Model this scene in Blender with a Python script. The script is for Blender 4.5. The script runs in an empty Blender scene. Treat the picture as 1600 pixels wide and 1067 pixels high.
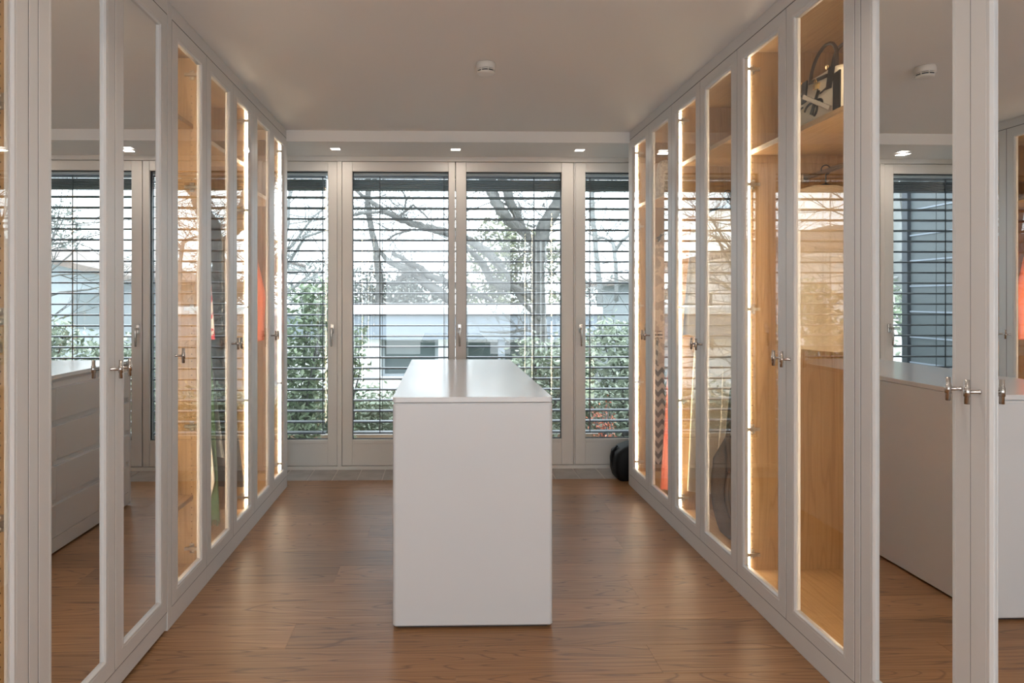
import bpy, math, random
from mathutils import Vector
random.seed(7)
C = bpy.context.scene.collection
PI = math.pi

# ------------------------------------------------------------------ camera, world, lamps, exposure
cam_d = bpy.data.cameras.new('camera')
cam = bpy.data.objects.new('camera', cam_d); C.objects.link(cam)
cam_d.sensor_width = 36.0; cam_d.lens = 24.0
cam_d.shift_x = 0.05325; cam_d.shift_y = -0.0409
cam_d.clip_start = 0.05; cam_d.clip_end = 300
cam.location = (0, 0, 1.315); cam.rotation_euler = (PI/2, 0, math.radians(-1.33))
bpy.context.scene.camera = cam

vs = bpy.context.scene.view_settings
vs.view_transform = 'Standard'; vs.look = 'None'; vs.gamma = 1; vs.use_curve_mapping = False
vs.exposure = 0.0
bpy.context.scene.display_settings.display_device = 'sRGB'

world = bpy.data.worlds.new('overcast_sky'); bpy.context.scene.world = world
world.use_nodes = True
wn = world.node_tree; wn.nodes.clear()
w_out = wn.nodes.new('ShaderNodeOutputWorld'); w_bg = wn.nodes.new('ShaderNodeBackground')
w_tc = wn.nodes.new('ShaderNodeTexCoord'); w_no = wn.nodes.new('ShaderNodeTexNoise'); w_cr = wn.nodes.new('ShaderNodeValToRGB')
w_no.inputs['Scale'].default_value = 2.2; w_no.inputs['Detail'].default_value = 5
w_cr.color_ramp.elements[0].position = 0.35; w_cr.color_ramp.elements[0].color = (0.76, 0.83, 0.90, 1)
w_cr.color_ramp.elements[1].position = 0.65; w_cr.color_ramp.elements[1].color = (0.90, 0.935, 0.97, 1)
wn.links.new(w_tc.outputs['Generated'], w_no.inputs['Vector']); wn.links.new(w_no.outputs['Fac'], w_cr.inputs['Fac'])
wn.links.new(w_cr.outputs['Color'], w_bg.inputs['Color']); wn.links.new(w_bg.outputs[0], w_out.inputs[0])
w_bg.inputs['Strength'].default_value = 6.0

def area(name, loc, rot, sx, sy, power, col, spread=PI):
    l = bpy.data.lights.new(name, 'AREA'); l.shape = 'RECTANGLE'; l.size = sx; l.size_y = sy
    l.energy = power; l.color = col; l.spread = spread
    o = bpy.data.objects.new(name, l); C.objects.link(o); o.location = loc; o.rotation_euler = rot
    return o
WARM = (1.0, 0.88, 0.76)
FILL_LAMPS = [(-0.45, 1.9), (0.75, 1.9), (-0.45, 0.4), (0.75, 0.4), (-0.45, -1.0), (0.75, -1.0)]  # unseen lamps added out of view to lift the interior light
for (lx, ly) in FILL_LAMPS:
    area('unseen_fill_lamp', (lx, ly, 2.478), (0, 0, 0), 0.085, 0.085, 2.6, WARM, math.radians(140))
for lx in (-1.68, -0.783, 0.104, 1.026):
    area('soffit_lamp', (lx, 5.05, 2.405), (0, 0, 0), 0.07, 0.07, 1.1, WARM)
# unseen cool fill light, added behind the camera to brighten the room
area('rear_fill_light', (0.12, -1.44, 1.35), (PI/2, 0, 0), 2.2, 2.0, 50.0, (0.84, 0.92, 1.0))

# ------------------------------------------------------------------ helpers
WLOC = {}
class MB:
    def __init__(s): s.v = []; s.f = []; s.sm = []
    def add(s, vs_, fs, smooth=False):
        b = len(s.v); s.v += [tuple(v) for v in vs_]
        for f in fs: s.f.append(tuple(b+i for i in f)); s.sm.append(smooth)
        return s
    def box(s, x0, x1, y0, y1, z0, z1):
        x0, x1 = min(x0, x1), max(x0, x1); y0, y1 = min(y0, y1), max(y0, y1); z0, z1 = min(z0, z1), max(z0, z1)
        return s.add([(x0,y0,z0),(x1,y0,z0),(x1,y1,z0),(x0,y1,z0),(x0,y0,z1),(x1,y0,z1),(x1,y1,z1),(x0,y1,z1)],
              [(0,3,2,1),(4,5,6,7),(0,1,5,4),(1,2,6,5),(2,3,7,6),(3,0,4,7)])
    def tube(s, pts, r, n=8, cap=True):
        pts = [Vector(p) for p in pts]; rs = r if isinstance(r, (list, tuple)) else [r]*len(pts)
        vs_ = []; fs = []; up = None
        for i, p in enumerate(pts):
            d = (pts[min(i+1, len(pts)-1)] - pts[max(i-1, 0)])
            d = d.normalized() if d.length > 1e-9 else Vector((0,0,1))
            if up is None: up = Vector((0,0,1)) if abs(d.z) < .9 else Vector((1,0,0))
            a = d.cross(up)
            a = a.normalized() if a.length > 1e-6 else Vector((1,0,0)); b = d.cross(a).normalized(); up = -b if (-b).dot(up) > 0 else b
            for k in range(n):
                t = 2*PI*k/n; vs_.append(p + (a*math.cos(t) + b*math.sin(t))*rs[i])
        for i in range(len(pts)-1):
            for k in range(n):
                fs.append((i*n+k, i*n+(k+1)%n, (i+1)*n+(k+1)%n, (i+1)*n+k))
        if cap: fs.append(tuple(range(n-1, -1, -1))); fs.append(tuple((len(pts)-1)*n+k for k in range(n)))
        return s.add(vs_, fs, True)
    def lathe(s, c, prof, n=32, axis='z'):
        vs_ = []; fs = []
        for (r, z) in prof:
            for k in range(n):
                t = 2*PI*k/n
                if axis == 'z': vs_.append((c[0]+r*math.cos(t), c[1]+r*math.sin(t), c[2]+z))
                elif axis == 'y': vs_.append((c[0]+r*math.cos(t), c[1]+z, c[2]+r*math.sin(t)))
                else: vs_.append((c[0]+z, c[1]+r*math.cos(t), c[2]+r*math.sin(t)))
        for i in range(len(prof)-1):
            for k in range(n): fs.append((i*n+k, i*n+(k+1)%n, (i+1)*n+(k+1)%n, (i+1)*n+k))
        fs.append(tuple(range(n-1, -1, -1))); fs.append(tuple((len(prof)-1)*n+k for k in range(n)))
        return s.add(vs_, fs, True)
    def build(s, name, m, parent=None, bevel=0, kind=None, label=None, category=None, group=None, seg=2, subsurf=0):
        xs = [v[0] for v in s.v]; ys = [v[1] for v in s.v]; zs = [v[2] for v in s.v]
        o0 = Vector(((min(xs)+max(xs))/2, (min(ys)+max(ys))/2, min(zs)))
        me = bpy.data.meshes.new(name)
        me.from_pydata([(v[0]-o0.x, v[1]-o0.y, v[2]-o0.z) for v in s.v], [], s.f)
        me.polygons.foreach_set('use_smooth', s.sm); me.update()
        me.materials.append(m)
        o = bpy.data.objects.new(name, me); C.objects.link(o)
        put(o, o0, parent)
        if bevel:
            b = o.modifiers.new('bevel', 'BEVEL'); b.width = bevel; b.segments = seg; b.limit_method = 'ANGLE'; b.angle_limit = math.radians(40)
        if subsurf:
            u = o.modifiers.new('subsurf', 'SUBSURF'); u.levels = subsurf; u.render_levels = subsurf
        tag(o, label, category, group, kind)
        return o
def put(o, w, parent=None):
    w = Vector(w); WLOC[o.name] = w.copy()
    if parent is not None: o.parent = parent; o.location = w - WLOC[parent.name]
    else: o.location = w
def tag(o, label=None, category=None, group=None, kind=None):
    if label: o['label'] = label
    if category: o['category'] = category
    if group: o['group'] = group
    if kind: o['kind'] = kind
    return o
def empty(name, loc, label=None, category=None, group=None, kind=None, parent=None):
    o = bpy.data.objects.new(name, None); C.objects.link(o); o.empty_display_size = .1
    put(o, loc, parent); return tag(o, label, category, group, kind)
def clone(o, w, parent=None):
    c = o.copy(); C.objects.link(c); put(c, w, parent); return c

# ------------------------------------------------------------------ materials
def mat(name, col, rough=0.5, metal=0.0, spec=0.5, noise=None, bump=0.0, bscale=40.0, sheen=0.0):
    m = bpy.data.materials.new(name); m.use_nodes = True; n = m.node_tree; p = n.nodes['Principled BSDF']
    p.inputs['Base Color'].default_value = (*col, 1); p.inputs['Roughness'].default_value = rough
    p.inputs['Metallic'].default_value = metal; p.inputs['Specular IOR Level'].default_value = spec
    if sheen: p.inputs['Sheen Weight'].default_value = sheen
    if noise:
        g = n.nodes.new('ShaderNodeNewGeometry'); t = n.nodes.new('ShaderNodeTexNoise'); r = n.nodes.new('ShaderNodeValToRGB')
        t.inputs['Scale'].default_value = noise[0]; t.inputs['Detail'].default_value = 4
        r.color_ramp.elements[0].position = .35; r.color_ramp.elements[1].position = .65
        r.color_ramp.elements[0].color = (*col, 1); r.color_ramp.elements[1].color = (*noise[1], 1)
        n.links.new(g.outputs['Position'], t.inputs['Vector']); n.links.new(t.outputs['Fac'], r.inputs['Fac'])
        n.links.new(r.outputs['Color'], p.inputs['Base Color'])
    if bump:
        g = n.nodes.new('ShaderNodeNewGeometry'); t = n.nodes.new('ShaderNodeTexNoise'); b = n.nodes.new('ShaderNodeBump')
        t.inputs['Scale'].default_value = bscale; t.inputs['Detail'].default_value = 4
        b.inputs['Strength'].default_value = bump; b.inputs['Distance'].default_value = .01
        n.links.new(g.outputs['Position'], t.inputs['Vector']); n.links.new(t.outputs['Fac'], b.inputs['Height'])
        n.links.new(b.outputs['Normal'], p.inputs['Normal'])
    return m
def emit(name, col, s):
    m = bpy.data.materials.new(name); m.use_nodes = True; n = m.node_tree; n.nodes.clear()
    e = n.nodes.new('ShaderNodeEmission'); o = n.nodes.new('ShaderNodeOutputMaterial')
    e.inputs[0].default_value = (*col, 1); e.inputs[1].default_value = s; n.links.new(e.outputs[0], o.inputs[0]); return m
def wood(name, c1, c2, c3, along='z', rough=0.4, fine=60.0, spec=0.5, vary=0.0, ring=9.0, freq=26.0, edge=.30):
    """oak: long streaks plus cathedral rings, running along one axis"""
    m = bpy.data.materials.new(name); m.use_nodes = True; n = m.node_tree; L = n.links.new; p = n.nodes['Principled BSDF']
    p.inputs['Roughness'].default_value = rough; p.inputs['Specular IOR Level'].default_value = spec
    g = n.nodes.new('ShaderNodeNewGeometry'); oi = n.nodes.new('ShaderNodeObjectInfo')
    off = n.nodes.new('ShaderNodeVectorMath'); off.operation = 'MULTIPLY_ADD'
    cmb = n.nodes.new('ShaderNodeCombineXYZ')
    for k in range(3): L(oi.outputs['Random'], cmb.inputs[k])
    off.inputs[1].default_value = (13.0, 7.0, 11.0)
    L(cmb.outputs[0], off.inputs[0]); L(g.outputs['Position'], off.inputs[2])
    def mp(al, ac):
        q = n.nodes.new('ShaderNodeMapping'); s = {'x': (al, ac, ac), 'y': (ac, al, ac), 'z': (ac, ac, al)}[along]
        q.inputs['Scale'].default_value = s; L(off.outputs[0], q.inputs['Vector']); return q
    q1 = mp(1.2, fine); t1 = n.nodes.new('ShaderNodeTexNoise'); t1.inputs['Scale'].default_value = 2.2; t1.inputs['Detail'].default_value = 6; L(q1.outputs[0], t1.inputs['Vector'])
    q2 = mp(0.55, ring); t2 = n.nodes.new('ShaderNodeTexNoise'); t2.inputs['Scale'].default_value = 1.0; t2.inputs['Detail'].default_value = 2; L(q2.outputs[0], t2.inputs['Vector'])
    mu = n.nodes.new('ShaderNodeMath'); mu.operation = 'MULTIPLY'; mu.inputs[1].default_value = freq; L(t2.outputs['Fac'], mu.inputs[0])
    fr = n.nodes.new('ShaderNodeMath'); fr.operation = 'PINGPONG'; fr.inputs[1].default_value = 1.0; L(mu.outputs[0], fr.inputs[0])
    r1 = n.nodes.new('ShaderNodeValToRGB'); e = r1.color_ramp.elements; e[0].position = .32; e[1].position = .68; e[0].color = (*c1, 1); e[1].color = (*c2, 1)
    L(t1.outputs['Fac'], r1.inputs['Fac'])
    r2 = n.nodes.new('ShaderNodeValToRGB'); e = r2.color_ramp.elements; e[0].position = 0.0; e[1].position = edge; e[0].color = (1,1,1,1); e[1].color = (0,0,0,1)
    L(fr.outputs[0], r2.inputs['Fac'])
    k = n.nodes.new('ShaderNodeMath'); k.operation = 'MULTIPLY'; k.inputs[1].default_value = .75; L(r2.outputs['Color'], k.inputs[0])
    mx = n.nodes.new('ShaderNodeMixRGB'); mx.inputs['Color2'].default_value = (*c3, 1); L(k.outputs[0], mx.inputs['Fac']); L(r1.outputs['Color'], mx.inputs['Color1'])
    last = mx.outputs['Color']
    if vary:
        hv = n.nodes.new('ShaderNodeHueSaturation'); mr = n.nodes.new('ShaderNodeMapRange')
        mr.inputs['To Min'].default_value = 1-vary; mr.inputs['To Max'].default_value = 1+vary
        L(oi.outputs['Random'], mr.inputs['Value']); L(mr.outputs[0], hv.inputs['Value']); L(last, hv.inputs['Color']); last = hv.outputs['Color']
    L(last, p.inputs['Base Color'])
    b = n.nodes.new('ShaderNodeBump'); b.inputs['Strength'].default_value = .25; b.inputs['Distance'].default_value = .002
    L(t1.outputs['Fac'], b.inputs['Height']); L(b.outputs['Normal'], p.inputs['Normal'])
    return m
def glass(name, tint=(1,1,1), ior=1.5):
    """thin clear pane: Fresnel mix of clear and mirror, the same from both faces"""
    m = bpy.data.materials.new(name); m.use_nodes = True; n = m.node_tree; n.nodes.clear(); L = n.links.new
    o = n.nodes.new('ShaderNodeOutputMaterial'); mx = n.nodes.new('ShaderNodeMixShader')
    t = n.nodes.new('ShaderNodeBsdfTransparent'); g = n.nodes.new('ShaderNodeBsdfGlossy'); f = n.nodes.new('ShaderNodeFresnel')
    geo = n.nodes.new('ShaderNodeNewGeometry'); mr = n.nodes.new('ShaderNodeMapRange')
    mr.inputs['To Min'].default_value = ior; mr.inputs['To Max'].default_value = 1/ior
    L(geo.outputs['Backfacing'], mr.inputs['Value']); L(mr.outputs[0], f.inputs['IOR'])
    t.inputs[0].default_value = (*tint, 1); g.inputs['Roughness'].default_value = 0.0; g.inputs[0].default_value = (1,1,1,1)
    L(f.outputs[0], mx.inputs[0]); L(t.outputs[0], mx.inputs[1]); L(g.outputs[0], mx.inputs[2]); L(mx.outputs[0], o.inputs[0])
    return m
def leafmat(name, c1, c2):
    m = bpy.data.materials.new(name); m.use_nodes = True; n = m.node_tree; L = n.links.new; p = n.nodes['Principled BSDF']
    g = n.nodes.new('ShaderNodeNewGeometry'); r = n.nodes.new('ShaderNodeValToRGB')
    r.color_ramp.elements[0].color = (*c1, 1); r.color_ramp.elements[1].color = (*c2, 1)
    L(g.outputs['Random Per Island'], r.inputs['Fac']); L(r.outputs['Color'], p.inputs['Base Color'])
    p.inputs['Roughness'].default_value = .45
    return m
def stripes(name, c1, c2, scale, axis=2, zig=0.0):
    """two-tone knit: bands along z, optionally zigzag across x"""
    m = bpy.data.materials.new(name); m.use_nodes = True; n = m.node_tree; L = n.links.new; p = n.nodes['Principled BSDF']; p.inputs['Roughness'].default_value = .9
    g = n.nodes.new('ShaderNodeNewGeometry'); sx = n.nodes.new('ShaderNodeSeparateXYZ'); L(g.outputs['Position'], sx.inputs[0])
    pp = n.nodes.new('ShaderNodeMath'); pp.operation = 'PINGPONG'; pp.inputs[1].default_value = .025; L(sx.outputs[0], pp.inputs[0])
    ma = n.nodes.new('ShaderNodeMath'); ma.operation = 'MULTIPLY_ADD'; ma.inputs[1].default_value = zig; L(pp.outputs[0], ma.inputs[0]); L(sx.outputs[axis], ma.inputs[2])
    fr = n.nodes.new('ShaderNodeMath'); fr.operation = 'PINGPONG'; fr.inputs[1].default_value = scale; L(ma.outputs[0], fr.inputs[0])
    gt = n.nodes.new('ShaderNodeMath'); gt.operation = 'GREATER_THAN'; gt.inputs[1].default_value = scale*.5; L(fr.outputs[0], gt.inputs[0])
    mx = n.nodes.new('ShaderNodeMixRGB'); mx.inputs['Color1'].default_value = (*c1, 1); mx.inputs['Color2'].default_value = (*c2, 1)
    L(gt.outputs[0], mx.inputs['Fac']); L(mx.outputs[0], p.inputs['Base Color']); return m
def blotch(name, c1, c2, scale, thr=.5, c3=None):
    """printed or scaly cloth"""
    m = bpy.data.materials.new(name); m.use_nodes = True; n = m.node_tree; L = n.links.new; p = n.nodes['Principled BSDF']; p.inputs['Roughness'].default_value = .8
    g = n.nodes.new('ShaderNodeNewGeometry'); v = n.nodes.new('ShaderNodeTexNoise'); v.inputs['Scale'].default_value = scale; v.inputs['Detail'].default_value = 3
    L(g.outputs['Position'], v.inputs['Vector']); r = n.nodes.new('ShaderNodeValToRGB'); e = r.color_ramp.elements
    e[0].position = thr-.02; e[1].position = thr+.02; e[0].color = (*c1, 1); e[1].color = (*c2, 1)
    if c3: q = r.color_ramp.elements.new(thr+.12); q.color = (*c3, 1)
    L(v.outputs['Fac'], r.inputs['Fac']); L(r.outputs['Color'], p.inputs['Base Color']); return m

M = dict(
  paint=mat('white_lacquer', (.66,.645,.625), .38, bump=.02, bscale=300),
  frame=mat('cream_window_paint', (.70,.665,.62), .40),
  island=mat('island_lacquer', (.66,.67,.68), .30),
  top=mat('island_top_lacquer', (.74,.74,.74), .17, spec=.6),
  ceil=mat('ceiling_plaster', (.82,.80,.77), .9, bump=.05, bscale=60),
  wall=mat('wall_plaster', (.70,.68,.65), .9),
  oakv=wood('oak_veneer_upright', (.37,.225,.100), (.45,.285,.135), (.31,.175,.068), 'z', .42),
  oakh=wood('oak_veneer_lying', (.37,.225,.100), (.45,.285,.135), (.31,.175,.068), 'y', .42),
  floor=wood('oiled_oak_floor', (.255,.125,.052), (.370,.195,.090), (.14,.068,.035), 'x', .38, fine=60, vary=.16, ring=5.5, spec=.30, freq=46.0, edge=.22),
  under=mat('subfloor_screed', (.06,.04,.03), .9),
  stone=mat('grey_stone', (.34,.31,.285), .5, noise=(9, (.41,.375,.35))),
  grout=mat('pale_grout', (.60,.56,.52), .8),
  nickel=mat('satin_nickel', (.52,.49,.46), .22, 1.0),
  steel=mat('hinge_steel', (.50,.45,.38), .35, .9),
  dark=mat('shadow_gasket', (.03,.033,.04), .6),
  mirror=mat('mirror_silver', (.93,.94,.94), 0.0, 1.0),
  glass=glass('clear_glass', (.97,.975,.97)),
  wglass=glass('window_glass', (.93,.96,.96)),
  led=emit('warm_led', (1.0,.80,.56), 40.0),
  lamp=emit('downlight_diffuser', (1.0,.93,.84), 7.0),
  slat=mat('anthracite_slat', (.10,.115,.13), .30, .55),
  cable=mat('blind_cable', (.03,.035,.04), .6),
  plastic=mat('white_plastic', (.74,.70,.64), .4),
  hole=mat('drilled_hole', (.10,.055,.025), .9),
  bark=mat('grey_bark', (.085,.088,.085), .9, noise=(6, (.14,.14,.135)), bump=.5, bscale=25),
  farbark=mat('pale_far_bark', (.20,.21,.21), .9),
  render=mat('white_render', (.84,.85,.86), .8),
  band=mat('pale_blue_fascia', (.24,.28,.335), .6),
  wdark=mat('dark_window_glass', (.10,.13,.14), .08, spec=.8),
  tile=mat('weathered_roof_tile', (.17,.14,.125), .8, noise=(2.5, (.24,.20,.18))),
  grey=mat('grey_blue_render', (.33,.37,.40), .8),
  screen=mat('pale_grey_screen_board', (.085,.105,.115), .5),
  post=mat('anthracite_metal', (.05,.06,.075), .4, .3),
  lawn=mat('winter_lawn', (.16,.20,.11), .95, noise=(1.5, (.24,.24,.16))),
  deck=mat('terrace_slab', (.42,.41,.40), .7),
  leaf=leafmat('laurel_leaf', (.10,.16,.085), (.32,.40,.26)),
  leafo=leafmat('olive_leaf', (.17,.22,.15), (.42,.48,.38)),
  leafy=leafmat('yellow_green_leaf', (.13,.155,.10), (.30,.32,.20)),
  leafg=leafmat('grey_winter_brush', (.14,.16,.15), (.28,.31,.29)),
  leafd=leafmat('dark_evergreen_leaf', (.05,.085,.05), (.20,.26,.16)),
  leafr=leafmat('rust_red_leaf', (.45,.10,.06), (.60,.22,.12)),
  blackl=mat('black_leather', (.006,.0055,.006), .55, spec=.25),
  brownl=mat('dark_brown_suede', (.03,.018,.012), .8, noise=(30, (.05,.032,.022)), bump=.3, bscale=200),
  handle=mat('dark_brown_leather', (.03,.018,.012), .5, spec=.2),
  creaml=mat('cream_leather', (.66,.60,.47), .5),
  gold=mat('brass', (.75,.52,.22), .25, 1.0),
  zipm=mat('steel_zip', (.42,.38,.34), .35, .8),
  cream=mat('cream_wool', (.72,.62,.46), .9, bump=.15, bscale=120, sheen=.2),
  creamk=mat('ivory_knit', (.74,.66,.52), .95, bump=.4, bscale=160),
  shirt=mat('ecru_cotton', (.72,.58,.40), .85, bump=.1, bscale=90),
  coral=mat('coral_tulle', (.78,.17,.11), .7, noise=(5, (.86,.32,.23))),
  orange=mat('burnt_orange_wool', (.76,.19,.08), .85, bump=.1, bscale=150),
  zigzag=stripes('zigzag_knit', (.03,.03,.035), (.70,.65,.58), .035, 2, 1.4),
  cuff=stripes('banded_cuff', (.03,.03,.035), (.78,.74,.66), .012, 2, 0),
  snake=blotch('snake_print', (.40,.32,.24), (.62,.53,.42), 55, .5, (.52,.43,.33)),
  snakef=blotch('faded_snake_print', (.38,.31,.25), (.66,.57,.46), 14, .5, (.56,.47,.38)),
  redw=blotch('red_and_white_print', (.80,.74,.72), (.62,.07,.09), 26, .53),
  navy=blotch('navy_red_print', (.04,.06,.16), (.55,.05,.07), 22, .52, (.75,.70,.72)),
  denim=mat('grey_denim', (.38,.37,.355), .9, bump=.3, bscale=300),
  brownw=mat('taupe_wool', (.12,.095,.08), .9),
  whitec=mat('white_cotton', (.76,.73,.68), .85),
  green=mat('green_wool', (.06,.115,.055), .95, bump=.4, bscale=200, noise=(20, (.10,.17,.085))),
  straw=mat('woven_straw', (.62,.42,.20), .8, bump=.6, bscale=140, noise=(60, (.48,.30,.13))),
  script=mat('black_print', (.010,.009,.008), .7, spec=.12),
  blackp=mat('black_hanger', (.012,.012,.014), .35),
  cord=mat('pale_cord', (.75,.68,.55), .8),
  towel=mat('white_towel', (.80,.78,.74), .95, bump=.5, bscale=200),
  terra=mat('terracotta', (.40,.38,.36), .8),
)

XL, XR = -1.085, 1.33          # planes of the cabinet fronts
YE = 4.825                     # window end of the cabinet runs
CD = 0.60                      # cabinet depth
ZT = 2.443                     # top of the doors
ZC = 2.50

# ------------------------------------------------------------------ setting: floor
XW0, XW1 = XL-CD-0.025, XR+CD+0.025
floor = empty('floor', (0.12, 2, 0), kind='structure')
sub = MB().box(XW0, XW1, -1.5, 5.42, -.12, -.016).build('subfloor', M['under'], floor)
bw = .20; proto = None; y = 4.985; row = 0
widths = XW1-XW0
def board(x0, x1, y0, y1):
    return MB().box(x0+.00015, x1-.00015, y0+.00015, y1-.00015, -.015, 0)
cache = {}
while y > -1.49:
    y0 = y-bw
    cuts = [XW0, XW0 + (.75 + (row*1.37) % 2.1), XW1]
    if row == 17: cuts = [XW0, -.16, XW1]
    for a, b in zip(cuts, cuts[1:]):
        k = round(b-a, 3)
        if k not in cache:
            cache[k] = board(a, b, y0, y).build('floor_board', M['floor'], floor, bevel=.0006, seg=1)
        else: clone(cache[k], ((a+b)/2, (y0+y)/2, -.015), floor)
    y = y0; row += 1

sill = empty('trim_1', (0.12, 5.14, 0), kind='structure')
MB().box(XW0, XW1, 4.987, 5.31, -.016, -.003).build('mortar_bed', M['grout'], sill)
sl = None; x = XW0; n = 0; sw = .182
while x < XW1-.02:
    w = min(sw, XW1-x)
    if w > .12:
        if sl is None: sl = MB().box(x+.004, x+sw-.004, 4.989, 5.31, -.012, 0).build('stone_slab', M['stone'], sill, bevel=.001, seg=1)
        else: clone(sl, (x+w/2, 5.1495, -.012), sill)
    x += sw

MB().box(XW0-.2, XW1+.2, -1.6, 4.80, ZC, ZC+.12).build('ceiling', M['ceil'], kind='structure')
# bulkhead over the window bay, with square openings for the recessed lights
bulk = MB(); LY0, LY1 = 5.01, 5.09
bulk.box(XW0-.2, XW1+.2, 4.80, LY0, 2.422, ZC+.12); bulk.box(XW0-.2, XW1+.2, LY1, 5.46, 2.422, ZC+.12)
xs = [-1.68, -0.783, 0.104, 1.026, 1.90]; edges = [XW0-.2] + [e for q in xs for e in (q-.04, q+.04)] + [XW1+.2]
for a, b in zip(edges[0::2], edges[1::2]): bulk.box(a, b, LY0, LY1, 2.422, ZC+.12)
bulk.box(XW0-.2, XW1+.2, LY0, LY1, 2.46, ZC+.12)
bulk.build('trim_2', M['ceil'], kind='structure')
MB().box(XW0-.25, XW0, -.7, 5.46, -.12, ZC).box(XW0-.25, XL, -1.6, -.625, -.12, ZC).build('wall_left', M['wall'], kind='structure')
MB().box(XW1, XW1+.25, -.7, 5.46, -.12, ZC).box(XR, XW1+.25, -1.6, -.535, -.12, ZC).build('wall_right', M['wall'], kind='structure')
wb = MB(); wb.box(XL, XR, -1.6, -1.5, -.12, .3).box(XL, XR, -1.6, -1.5, 2.35, ZC).box(XL, -1.0, -1.6, -1.5, .3, 2.35).box(1.24, XR, -1.6, -1.5, .3, 2.35)
wb.build('wall_back', M['wall'], kind='structure')
MB().box(-1.0, 1.24, -1.62, -1.60, .3, 2.35).build('added_rear_window', M['frame'], kind='structure')  # unseen rear window panel, added to go with the rear fill light

# ------------------------------------------------------------------ recessed lights
for i, q in enumerate(xs):
    where = ['over the far left end of the window bay', 'over the left window post', 'over the meeting stiles of the glazed doors', 'over the right window post', 'hidden at the right end of the window bay'][i]
    t = empty('downlight', (q, 5.05, 2.422), 'small square recessed downlight '+where, 'light', 'recessed downlights in the window bulkhead')
    MB().box(q-.034, q+.034, 5.016, 5.084, 2.428, 2.434).build('diffuser', M['lamp'], t)
    f = MB(); f.box(q-.04, q-.034, 5.01, 5.09, 2.424, 2.458).box(q+.034, q+.04, 5.01, 5.09, 2.424, 2.458).box(q-.034, q+.034, 5.01, 5.016, 2.424, 2.458).box(q-.034, q+.034, 5.084, 5.09, 2.424, 2.458)
    f.build('trim_ring', M['plastic'], t)

# ------------------------------------------------------------------ window wall
YF = 5.30
fr = MB()                               # fixed frame: head, posts, threshold
fr.box(XW0, XW1, YF-.012, YF+.10, 2.385, 2.422)
fr.box(XW0, XW1, YF-.006, YF+.10, -.003, .026)
for (a, b) in ((-.806, -.772), (1.030, 1.040), (XW0, XW0+.03), (XW1-.03, XW1)): fr.box(a, b, YF-.004, YF+.10, .026, 2.385)
fr.build('trim_3', M['frame'], kind='structure', bevel=.002)
MB().box(XW0-.2, XW1+.2, YF+.10, 5.46, 2.30, 2.422).build('wall_front', M['render'], kind='structure')

def sash(name, x0, x1, gx0, gx1, hx, hside):
    t = empty(name, ((x0+x1)/2, YF+.03, .03), kind='structure')
    f = MB(); y0, y1 = YF, YF+.07; zb, zt, gb, gt = .030, 2.383, .230, 2.308
    f.box(x0+.002, gx0, y0, y1, zb, zt).box(gx1, x1-.002, y0, y1, zb, zt).box(gx0, gx1, y0, y1, gt, zt).box(gx0, gx1, y0, y1, gb-.028, gb)
    f.build('sash_frame', M['frame'], t, bevel=.0035)
    MB().box(gx0, gx1, y0+.004, y1, zb, gb-.028).build('bottom_panel', M['frame'], t, bevel=.002)
    g = MB(); e = .004
    g.box(gx0, gx0+e, y0+.022, y0+.05, gb, gt).box(gx1-e, gx1, y0+.022, y0+.05, gb, gt).box(gx0+e, gx1-e, y0+.022, y0+.05, gb, gb+e).box(gx0+e, gx1-e, y0+.022, y0+.05, gt-e, gt)
    g.build('gasket', M['dark'], t)
    MB().box(gx0+e, gx1-e, y0+.030, y0+.036, gb+e, gt-e).build('glass_pane', M['wglass'], t)
    if hx is not None:
        h = MB(); h.box(hx-.013, hx+.013, y0-.010, y0-.001, 1.055, 1.125)
        h.tube([(hx, y0-.008, 1.09), (hx, y0-.045, 1.09)], .008, 10)
        h.tube([(hx, y0-.045, 1.098), (hx, y0-.047, 1.06), (hx, y0-.045, .955)], [.009, .0085, .0075], 10)
        h.build('handle', M['nickel'], t, bevel=.002)
sash('window_1', XW0+.03, -.806, XW0+.10, -.880, -.845, 1)
sash('door_1', -.772, .107, -.691, .054, None, 1)
sash('door_2', .108, 1.030, .191, .935, .139, -1)
sash('window_2', 1.040, XW1-.03, 1.122, XW1-.10, 1.082, -1)

# exterior venetian blinds
def slat_mesh(x0, x1, yc, z):
    m = MB(); prof = [(-.040, -.007), (-.041, -.001), (-.037, .003), (-.030, -.001), (-.015, .0045), (0, .0065), (.015, .0045), (.030, -.001), (.037, .003), (.041, -.001), (.040, -.007), (.036, -.003), (.015, .0025), (0, .0045), (-.015, .0025), (-.036, -.003)]
    n = len(prof); v = [(x, yc+p, z+q) for x in (x0, x1) for p, q in prof]
    fs = [(i, i+n, (i+1) % n + n, (i+1) % n) for i in range(n)] + [tuple(range(n)), tuple(range(2*n-1, n-1, -1))]
    return m.add(v, fs)
YB = 5.55; pitch = .0863
blinds = [('left of the glazed doors', XW0+.02, -.925, [-.953, -1.45]), ('outside the left glazed door', -.735, .13, [-.496, .02]),
          ('outside the right glazed door', .150, 1.01, [.746, .20]), ('right of the glazed doors', 1.065, XW1-.02, [1.202, 1.75])]
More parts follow.
